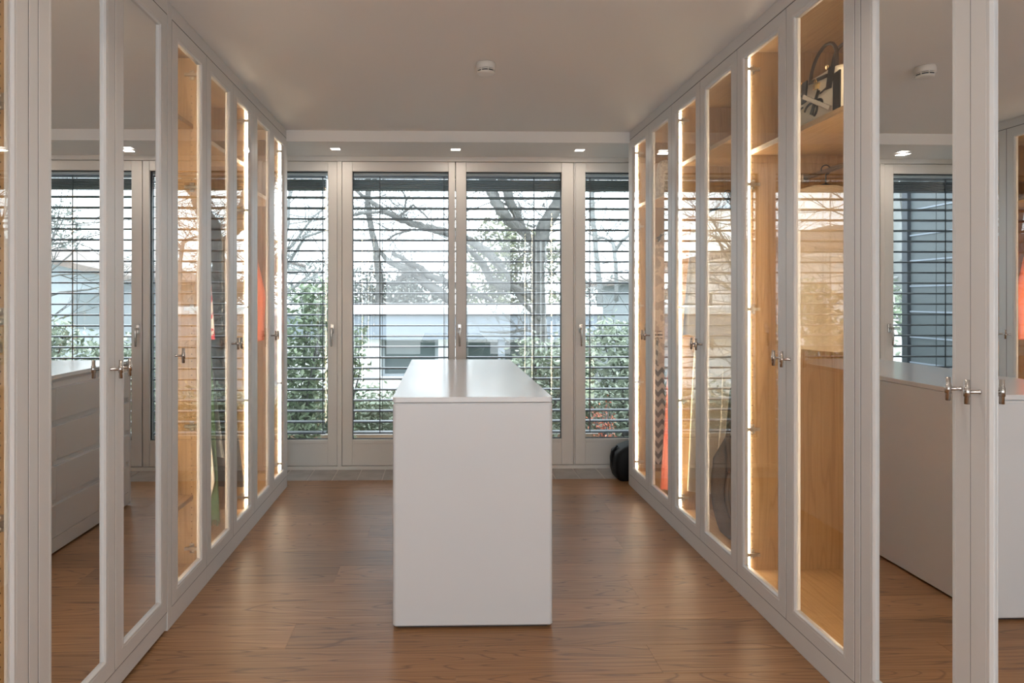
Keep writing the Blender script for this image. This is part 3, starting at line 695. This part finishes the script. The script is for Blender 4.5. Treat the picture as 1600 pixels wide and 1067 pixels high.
MB().tube([(1.44, 5.0, .262), (1.46, 5.0, .30), (1.52, 5.0, .30), (1.54, 5.0, .262)], .006, 8).build('handle', M['blackl'], bp)
MB().tube([(1.272, 5.02, .06), (1.258, 5.02, .13), (1.262, 5.02, .19), (1.30, 5.02, .235)], .008, 8).build('strap', M['blackl'], bp)

# ------------------------------------------------------------------ outside
def tree_twigs(m, p, d, r, length, depth, rr, n=5):
    pts = [Vector(p)]; rs = [r]; d = Vector(d).normalized(); seg = 5
    for i in range(seg):
        d = (d + Vector((rr.uniform(-.28, .28), rr.uniform(-.2, .2), rr.uniform(-.22, .26)))).normalized()
        pts.append(pts[-1]+d*length/seg); rs.append(r*(1-.75*(i+1)/seg))
    m.tube(pts, rs, n, cap=False)
    if depth > 0:
        for k in range(rr.choice((3, 4))):
            i = rr.randint(1, seg); q = (d + Vector((rr.uniform(-1, 1), rr.uniform(-.5, .5), rr.uniform(-.7, .9)))).normalized()
            tree_twigs(m, pts[i], q, rs[i]*.62+.001, length*rr.uniform(.5, .75), depth-1, rr, 4)
def at(px, py, Y):
    """world point at depth Y seen where measured in the photograph"""
    k = (px-714.8)/1067; th = math.radians(1.33); c_, s_ = math.cos(th), math.sin(th)
    x = Y*(s_+k*c_)/(c_-k*s_); return (x, Y, 1.315-(py-468)*(x*s_+Y*c_)/1067)
def px_r(w, Y): return w*Y/1067/2
def tree(name, label, Y, limbs, seed, m='bark', twigs=True, dens=1.0, group='bare trees in the garden', tl=.9, tr_=.010, depth=2):
    """limbs: list of [(px, py, width px), ...]; the first one is the trunk and runs on down to the ground"""
    rr = random.Random(seed)
    base = at(limbs[0][0][0], limbs[0][0][1], Y)
    t = empty(name, (base[0], Y, -2.8), label, 'tree', group)
    tw_ = MB()
    for li, L_ in enumerate(limbs):
        b_ = MB(); pts = []; rs = []
        for j, (x, y, w) in enumerate(L_):
            q = at(x, y, Y+(.25*math.sin(j*1.3+li) if li else 0)); pts.append(q); rs.append(px_r(w, Y))
        if li == 0: pts = [(pts[0][0]+.05, Y, -2.8)] + pts; rs = [rs[0]*1.3] + rs
        # smooth path
        P = []; R_ = []
        for (a, b2, ra, rb_) in zip(pts, pts[1:], rs, rs[1:]):
            for k in range(4):
                f = k/4; P.append(Vector(a).lerp(Vector(b2), f)+Vector((rr.uniform(-1, 1), 0, rr.uniform(-1, 1)))*ra*.25*(k > 0)); R_.append(ra+(rb_-ra)*f)
        P.append(Vector(pts[-1])); R_.append(rs[-1])
        b_.tube(P, R_, 9)
        b_.build('trunk' if li == 0 else 'branch', M[m], t)
        if twigs:
            for k in range(int(len(P)*dens)):
                i = rr.randint(0 if li else 4, len(P)-1)
                if P[i].z < -.4: continue
                tree_twigs(tw_, P[i], (rr.uniform(-1, 1), rr.uniform(-.4, .4), rr.uniform(-.6, 1)), min(R_[i]*.35, tr_*rr.uniform(.6, 1.3)), tl*rr.uniform(.6, 1.2), depth, rr)
    if tw_.v: tw_.build('twig', M[m], t, kind='stuff')
    return t
tree('garden_tree', 'large bare grey tree with a long diagonal limb seen through the left glazed door', 21.5, [
    [(590, 640, 15), (592, 560, 13), (594, 480, 13), (592, 430, 12), (586, 380, 10), (578, 345, 9), (574, 310, 9), (576, 255, 8)],
    [(556, 296, 5), (568, 308, 6), (584, 318, 7), (605, 332, 8), (622, 341, 10), (645, 350, 11), (668, 356, 12), (695, 362, 13), (725, 372, 12), (760, 392, 14), (785, 420, 14)],
    [(548, 338, 4), (562, 333, 5), (578, 332, 5), (600, 331, 3)],
    [(592, 390, 6), (606, 408, 8), (625, 417, 12), (642, 424, 14), (655, 432, 14), (668, 444, 15), (690, 458, 15), (706, 474, 12)],
    [(612, 396, 5), (625, 401, 7), (640, 412, 9), (660, 420, 9), (672, 432, 10), (700, 442, 11), (730, 452, 9), (770, 470, 6)],
    [(640, 424, 9), (630, 432, 9), (618, 444, 8), (600, 442, 5)],
    [(622, 340, 4), (636, 328, 4), (645, 320, 3), (660, 332, 3), (672, 344, 2)],
    [(633, 325, 3), (635, 310, 3), (628, 298, 2)],
    [(606, 374, 3), (618, 366, 3), (635, 361, 4), (650, 358, 3)]], 5, dens=1.1, tl=1.25, tr_=.014)
tree('garden_tree', 'massive forked grey tree seen through the right glazed door', 12.0, [
    [(848, 640, 30), (846, 560, 26), (843, 480, 22), (840, 420, 22), (842, 380, 24), (856, 345, 22), (872, 318, 20), (890, 280, 18)],
    [(842, 385, 14), (822, 365, 15), (800, 348, 17), (782, 330, 17), (768, 300, 17), (758, 270, 16)],
    [(820, 365, 12), (808, 340, 13), (795, 310, 15), (784, 275, 14)],
    [(842, 470, 10), (815, 455, 12), (790, 448, 13), (768, 440, 13), (756, 415, 12), (742, 398, 9), (728, 385, 6)],
    [(845, 500, 7), (815, 470, 8), (790, 425, 7), (770, 405, 4)],
    [(845, 520, 5), (820, 516, 4), (790, 520, 3), (750, 518, 2)]], 8, dens=1.3, tl=.9, tr_=.009)
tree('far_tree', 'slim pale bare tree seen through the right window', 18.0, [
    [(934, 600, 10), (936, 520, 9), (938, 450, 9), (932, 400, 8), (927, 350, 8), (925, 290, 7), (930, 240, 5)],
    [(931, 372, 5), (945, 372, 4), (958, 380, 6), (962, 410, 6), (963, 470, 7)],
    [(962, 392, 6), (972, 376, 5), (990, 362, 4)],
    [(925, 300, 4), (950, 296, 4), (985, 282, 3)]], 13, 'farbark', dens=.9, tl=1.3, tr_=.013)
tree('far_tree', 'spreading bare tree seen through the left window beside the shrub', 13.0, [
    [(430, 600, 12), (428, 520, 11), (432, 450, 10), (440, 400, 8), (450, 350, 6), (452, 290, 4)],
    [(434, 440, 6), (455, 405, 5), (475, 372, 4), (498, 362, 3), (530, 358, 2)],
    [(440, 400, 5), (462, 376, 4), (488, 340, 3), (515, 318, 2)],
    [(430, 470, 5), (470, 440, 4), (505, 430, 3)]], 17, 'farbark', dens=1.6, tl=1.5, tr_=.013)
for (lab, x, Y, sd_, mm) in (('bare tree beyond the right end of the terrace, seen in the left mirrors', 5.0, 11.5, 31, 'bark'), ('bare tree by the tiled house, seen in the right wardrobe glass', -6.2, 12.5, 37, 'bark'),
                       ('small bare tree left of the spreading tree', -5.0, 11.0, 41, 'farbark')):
    rr = random.Random(sd_); t = empty('garden_tree', (x, Y, -2.8), lab, 'tree', 'bare trees in the garden')
    P = [Vector((x, Y, -2.8)), Vector((x+.1, Y, -1)), Vector((x-.05, Y, .5)), Vector((x+.15, Y+.1, 1.8)), Vector((x+.3, Y, 3.2)), Vector((x+.2, Y, 4.6))]
    MB().tube(P, [.20, .17, .15, .12, .08, .04], 10).build('trunk', M[mm], t)
    tw_ = MB()
    for k in range(26):
        f = rr.uniform(.4, 1); i = int(f*4.99); p = P[i].lerp(P[i+1], f*5-i) if i < 5 else P[5]
        tree_twigs(tw_, p, (rr.uniform(-1, 1), rr.uniform(-.5, .5), rr.uniform(-.3, .9)), .035*(1.2-f*.8), rr.uniform(1.2, 2.4), 2, rr)
    tw_.build('twig', M[mm], t, kind='stuff')

def leaves(m, n, fn, size, rr):
    V = []; F = []
    for i in range(n):
        p = fn(rr); a = rr.uniform(0, 2*PI); e = rr.uniform(-.7, 1.1)
        d = Vector((math.cos(a)*math.cos(e), math.sin(a)*math.cos(e), math.sin(e))); s = size*rr.uniform(.6, 1.25)
        w = d.cross(Vector((rr.uniform(-1, 1), rr.uniform(-1, 1), rr.uniform(-1, 1)))).normalized()*s*.21; nrm = d.cross(w).normalized()*s*.06
        p = Vector(p); b_ = len(V); V += [p, p+d*s*.45+w+nrm, p+d*s, p+d*s*.45-w+nrm]; F += [(b_, b_+1, b_+2), (b_, b_+2, b_+3)]
    m.add(V, F)
def shrub(name, label, x, Y, z0, z1, rx, ry, m, size, n, seed, group='shrubs along the terrace edge', stems=7, pw=1.0, cat='shrub'):
    rr = random.Random(seed); t = empty(name, (x, Y, z0), label, cat, group)
    tips = []; sm_ = MB()
    for k in range(stems):
        tx, ty, tz = x+rr.uniform(-rx, rx)*.9, Y+rr.uniform(-ry, ry)*.9, z0+(z1-z0)*rr.uniform(.72, 1)
        P = [Vector((x+rr.uniform(-.06, .06), Y, z0))]; 
        for j in range(1, 6):
            f = j/5; P.append(Vector((x+(tx-x)*f**1.2+rr.uniform(-.03, .03), Y+(ty-Y)*f, z0+(tz-z0)*f)))
        sm_.tube(P, [.013*(1-.13*j) for j in range(6)], 5, cap=False); tips.append(P)
    sm_.build('stem', M['bark'], t)
    def fn(r):
        P = r.choice(tips); f = 5*(r.random()**pw)*.999; i = int(f); p = P[i].lerp(P[i+1], f-i); h = (p.z-z0)/(z1-z0)
        s = .5*math.sin(PI*min(1, max(.12, h)))+.25
        return (p.x+r.gauss(0, rx*.38*s), p.y+r.gauss(0, ry*.38*s), p.z+r.gauss(0, .05))
    lm = MB(); leaves(lm, n, fn, size, rr); lm.build('foliage', M[m], t, kind='stuff')
    return t
TZ = -.20
shrub('laurel_shrub', 'tall laurel shrub filling the lower left window', -1.45, 7.1, TZ, 1.50, .55, .35, 'leaf', .085, 3000, 51, pw=.75, stems=9)
shrub('laurel_shrub', 'slender laurel shrub at the left edge of the left glazed door', -.98, 7.3, TZ, 1.15, .20, .2, 'leaf', .075, 700, 52, stems=5)
shrub('laurel_shrub', 'tall loose shrub further left, mirrored in the lit wardrobe door', -2.6, 7.3, TZ, 1.75, .45, .3, 'leafo', .085, 1700, 53, pw=.7)
shrub('olive_shrub', 'leafy shrub behind the island top in the right glazed door', 1.12, 7.4, TZ, .98, .42, .35, 'leafo', .08, 2200, 54, pw=.7)
shrub('olive_shrub', 'broad silvery shrub filling the lower right window', 1.95, 7.2, TZ, 1.22, .50, .35, 'leafo', .085, 3200, 55, pw=.7, stems=9)
shrub('laurel_shrub', 'shrub at the right end of the terrace, mirrored on the left', 2.95, 7.1, TZ, 1.25, .50, .35, 'leaf', .085, 2000, 56, pw=.7)
shrub('heather', 'low rust-red plant among the shrubs of the right window', 1.62, 6.7, TZ, .28, .16, .12, 'leafr', .035, 420, 57, stems=6)
# clipped hedge across the terrace edge
rr = random.Random(61); hd = empty('hedge', (0, 8.1, TZ-.3), 'low grey-green hedge beyond the glazed doors, below the white building', 'hedge')
MB().box(-3.4, 3.6, 7.95, 8.35, TZ-.3, .10).build('core', M['leafd'], hd)
def hf(r):
    return (r.uniform(-3.5, 3.7), r.choice((7.9, 7.9, r.uniform(7.85, 8.4)))+r.gauss(0, .05), min(.34, r.uniform(-.35, .30)+r.gauss(0, .03)))
lm = MB(); leaves(lm, 9000, hf, .075, rr); lm.build('foliage', M['leafo'], hd, kind='stuff')
# planters holding the shrubs
pl = MB().box(-3.4, 3.6, 6.55, 7.75, -.60, -.34); pl.box(-3.4, 3.6, 6.55, 6.62, -.34, TZ).box(-3.4, 3.6, 7.68, 7.75, -.34, TZ).box(-3.4, -3.33, 6.62, 7.68, -.34, TZ).box(3.53, 3.6, 6.62, 7.68, -.34, TZ)
pt = empty('planter', (.1, 7.15, -.6), 'long low planter trough along the terrace edge under the shrubs', 'planter'); pl.build('trough', M['terra'], pt)
MB().box(-3.33, 3.53, 6.62, 7.68, -.34, TZ-.002).build('soil', M['hole'], pt)
MB().box(-4.0, 4.2, 5.46, 8.6, -.75, -.60).build('terrace', M['deck'], kind='structure')
MB().box(-40, 40, 5.6, 80, -2.95, -2.8).build('garden_ground', M['lawn'], kind='structure')
MB().box(XW0-.4, XW1+.4, 5.30, 5.46, -3.0, -.02).build('facade', M['render'], kind='structure')

# evergreen masses far off
def crown(name, label, x, Y, z0, z1, rx, ry, m, size, n, seed, group='trees beyond the garden'):
    rr = random.Random(seed); t = empty(name, (x, Y, -2.8), label, 'tree', group)
    MB().tube([(x, Y, -2.8), (x+.1, Y, z0), (x, Y, (z0+z1)/2)], [.25, .2, .1], 8).build('trunk', M['bark'], t)
    cl = [(rr.uniform(-.7, .7)*rx, rr.uniform(-.7, .7)*ry, rr.uniform(.1, .9), rr.uniform(.25, .5)) for _ in range(16)]
    def fn(r):
        c_ = r.choice(cl); u = Vector((r.gauss(0, 1), r.gauss(0, 1), r.gauss(0, 1))).normalized()*c_[3]*r.uniform(.7, 1.05)
        return (x+c_[0]+u.x*rx, Y+c_[1]+u.y*ry, z0+(z1-z0)*c_[2]+u.z*(z1-z0)*.5)
    lm = MB(); leaves(lm, n, fn, size, rr); lm.build('foliage', M[m], t, kind='stuff')
crown('evergreen_tree', 'yellow-green bushy tree behind the forked tree', 2.9, 24.6, -.5, 4.4, 2.3, 1.2, 'leafy', .22, 5000, 71)
crown('evergreen_tree', 'pale grey brush behind the left glazed door', -2.4, 24, -1, 2.6, 2.6, 1.2, 'leafg', .22, 4200, 72)
crown('evergreen_tree', 'grey-green tree behind the left window', -6.6, 24, -1, 3.0, 2.8, 1.2, 'leafg', .24, 4200, 73)
crown('evergreen_tree', 'grey-green tree behind the right window', 8.6, 29.5, -1.5, 2.2, 2.6, 1.2, 'leafg', .22, 4200, 74)
crown('evergreen_tree', 'rounded grey tree far right beyond the grey house', 14.0, 30, -1.5, 5.2, 3.0, 1.2, 'leafg', .25, 3500, 75)

# white flat-roofed building
wh = empty('garden_pavilion', (0, 17, -2.8), 'white flat-roofed building with a dark picture window beyond the hedge', 'building')
YW = 14.0
w = MB(); w.box(-3.6, -1.27, YW+.25, 20, -2.8, .50).box(-1.27, -.07, YW+.25, 20, -2.8, -.30).box(-.07, .52, YW+.25, 20, -2.8, .50).box(-1.27, -.07, YW+.55, 20, -.30, .50)
w.box(.52, 3.0, YW+1.4, 20, -2.8, .50).build('wall', M['render'], wh)
MB().box(-3.9, 3.2, YW-.02, 20.2, .50, .99).build('fascia', M['band'], wh)
MB().box(-4.0, 3.3, YW-.10, 20.3, .99, 1.16).build('roof', M['render'], wh)
wd = MB().box(-1.27, -.07, YW+.50, YW+.53, -.30, .50).build('window', M['wdark'], wh)
wf = MB(); wf.box(-1.27, -1.20, YW+.45, YW+.50, -.30, .50).box(-.14, -.07, YW+.45, YW+.50, -.30, .50).box(-1.20, -.14, YW+.45, YW+.50, -.30, -.25).box(-1.20, -.14, YW+.45, YW+.50, .45, .50)
wf.build('window_frame', M['grey'], wd)
MB().box(.60, 2.6, YW+1.36, YW+1.40, -2.6, .35).build('sliding_window', M['wdark'], wh)
for q in (1.25, 2.0, 2.75): MB().box(q-.07, q+.07, YW+.2, YW+.34, -2.8, .50).build('column', M['band'], wh)
# gabled white roofs far off
def gable(name, label, x0, x1, y0, y1, ze, zr, mw, mr, base=-2.8, win=(), rows=True, grp='houses around the garden'):
    t = empty(name, ((x0+x1)/2, (y0+y1)/2, base), label, 'house', grp)
    xm = (x0+x1)/2; w = MB(); w.box(x0, x1, y0, y1, base, ze)
    w.add([(x0, y0, ze), (x1, y0, ze), (xm, y0, zr-.12), (x0, y1, ze), (x1, y1, ze), (xm, y1, zr-.12)], [(0, 1, 2), (5, 4, 3)])
    w.build('wall', M[mw], t); o = .45; th = .14
    for s in (-1, 1):
        xe = x0-o if s < 0 else x1+o; zz = ze-(zr-ze)*o/(xm-x0)
        v = [(xm, y0-o, zr), (xm, y1+o, zr), (xe, y1+o, zz), (xe, y0-o, zz)]; v += [(a, b_, c_-th) for a, b_, c_ in v]
        rm = MB().add(v, [(0,1,2,3), (7,6,5,4), (0,4,5,1), (1,5,6,2), (2,6,7,3), (3,7,4,0)]).build('roof', M[mr], t)
    for (a, b_, c_, d_) in win: MB().box(a, b_, y0-.03, y0+.02, c_, d_).build('window', M['wdark'], t)
    return t
gable('distant_house', 'low white gabled house far behind the pavilion, left', -4.2, 0.8, 32, 40, .9, 2.35, 'render', 'render', win=[(-2.6, -1.6, -.2, .6), (-1.0, 0, -.2, .6)])
gable('distant_house', 'low white gabled house far behind the pavilion, right', 0.9, 4.2, 27, 35, .35, 1.35, 'render', 'render', win=[(1.6, 2.4, -.9, -.1)])
gable('distant_house', 'grey-blue house beyond the right end of the garden, mirrored on the left', 5.8, 14.5, 17, 25, 2.0, 3.0, 'grey', 'tile', win=[(6.2, 6.9, .6, 1.5), (7.5, 8.2, .6, 1.5), (8.8, 9.5, .6, 1.5), (6.2, 6.9, -1.6, -.4), (7.5, 8.2, -1.6, -.4)])
# tiled house on the left: hipped roof with real tile courses
th_ = empty('tiled_house', (-9.5, 18.5, -2.8), 'white house with a weathered tiled hip roof, mirrored in the right wardrobe doors', 'house', 'houses around the garden')
w = MB(); w.box(-14, -5.0, 15, 22, -2.8, 2.25).build('wall', M['render'], th_)
MB().box(-14.5, -4.5, 14.5, 22.5, 2.25, 2.38).build('eaves', M['render'], th_)
hx0, hx1, hy0, hy1, hz0, hz1 = -14.6, -4.4, 14.4, 22.6, 2.38, 3.30
rx0, rx1, ry = -11.0, -8.0, 18.5
MB().add([(hx0, hy0, hz0), (hx1, hy0, hz0), (hx1, hy1, hz0), (hx0, hy1, hz0), (rx0, ry, hz1), (rx1, ry, hz1)],
         [(0,1,5,4), (1,2,5), (2,3,4,5), (3,0,4), (3,2,1,0)]).build('roof', M['tile'], th_)
tc = MB()
x = hx0+.12
while x < hx1:                                        # rolls of the front slope, cut at the hips
    f = 1.0
    if x < rx0: f = (x-hx0)/(rx0-hx0)
    elif x > rx1: f = (hx1-x)/(hx1-rx1)
    if f > .04: tc.tube([(x, hy0, hz0+.02), (x, hy0+(ry-hy0)*f, hz0+.02+(hz1-hz0)*f)], .055, 6)
    x += .22
y = hy0+.12
while y < hy1:
    f = (y-hy0)/(ry-hy0) if y < ry else (hy1-y)/(hy1-ry)
    if f > .04: tc.tube([(hx1, y, hz0+.02), (hx1-(hx1-rx1)*f, y, hz0+.02+(hz1-hz0)*f)], .055, 6)
    y += .22
tc.build('tile_roll', M['tile'], th_, kind='stuff')
for (a, b_) in ((-12.5, -11.6), (-9.8, -8.9)): MB().box(a, b_, 14.96, 15.02, .2, 1.5).build('window', M['wdark'], th_)
for (a, b_) in ((16.5, 17.4), (19.2, 20.1)): MB().box(-5.02, -4.96, a, b_, .2, 1.5).build('window', M['wdark'], th_)

# privacy screen of the terrace, left
ps = empty('privacy_screen', (-1.98, 6.1, -.6), 'pale grey boarded privacy screen with a dark end post, mirrored on the right', 'screen')
MB().box(-2.02, -1.93, 6.66, 6.74, -.6, 2.62).build('post', M['post'], ps, bevel=.003)
MB().box(-2.01, -1.94, 5.47, 5.52, -.6, 2.62).build('post', M['post'], ps)
bd = None; z = -.55
while z < 2.5:
    if bd is None: bd = MB().box(-1.99, -1.965, 5.52, 6.66, z, z+.243).build('screen_board', M['screen'], ps, bevel=.004, seg=1)
    else: clone(bd, (-1.9775, 6.09, z), ps)
    z += .250
for z in [-.556+.25*k for k in range(1, 13)]:
    MB().box(-1.966, -1.955, 5.52, 6.66, z-.004, z+.010).build('joint_strip', M['band'], ps)
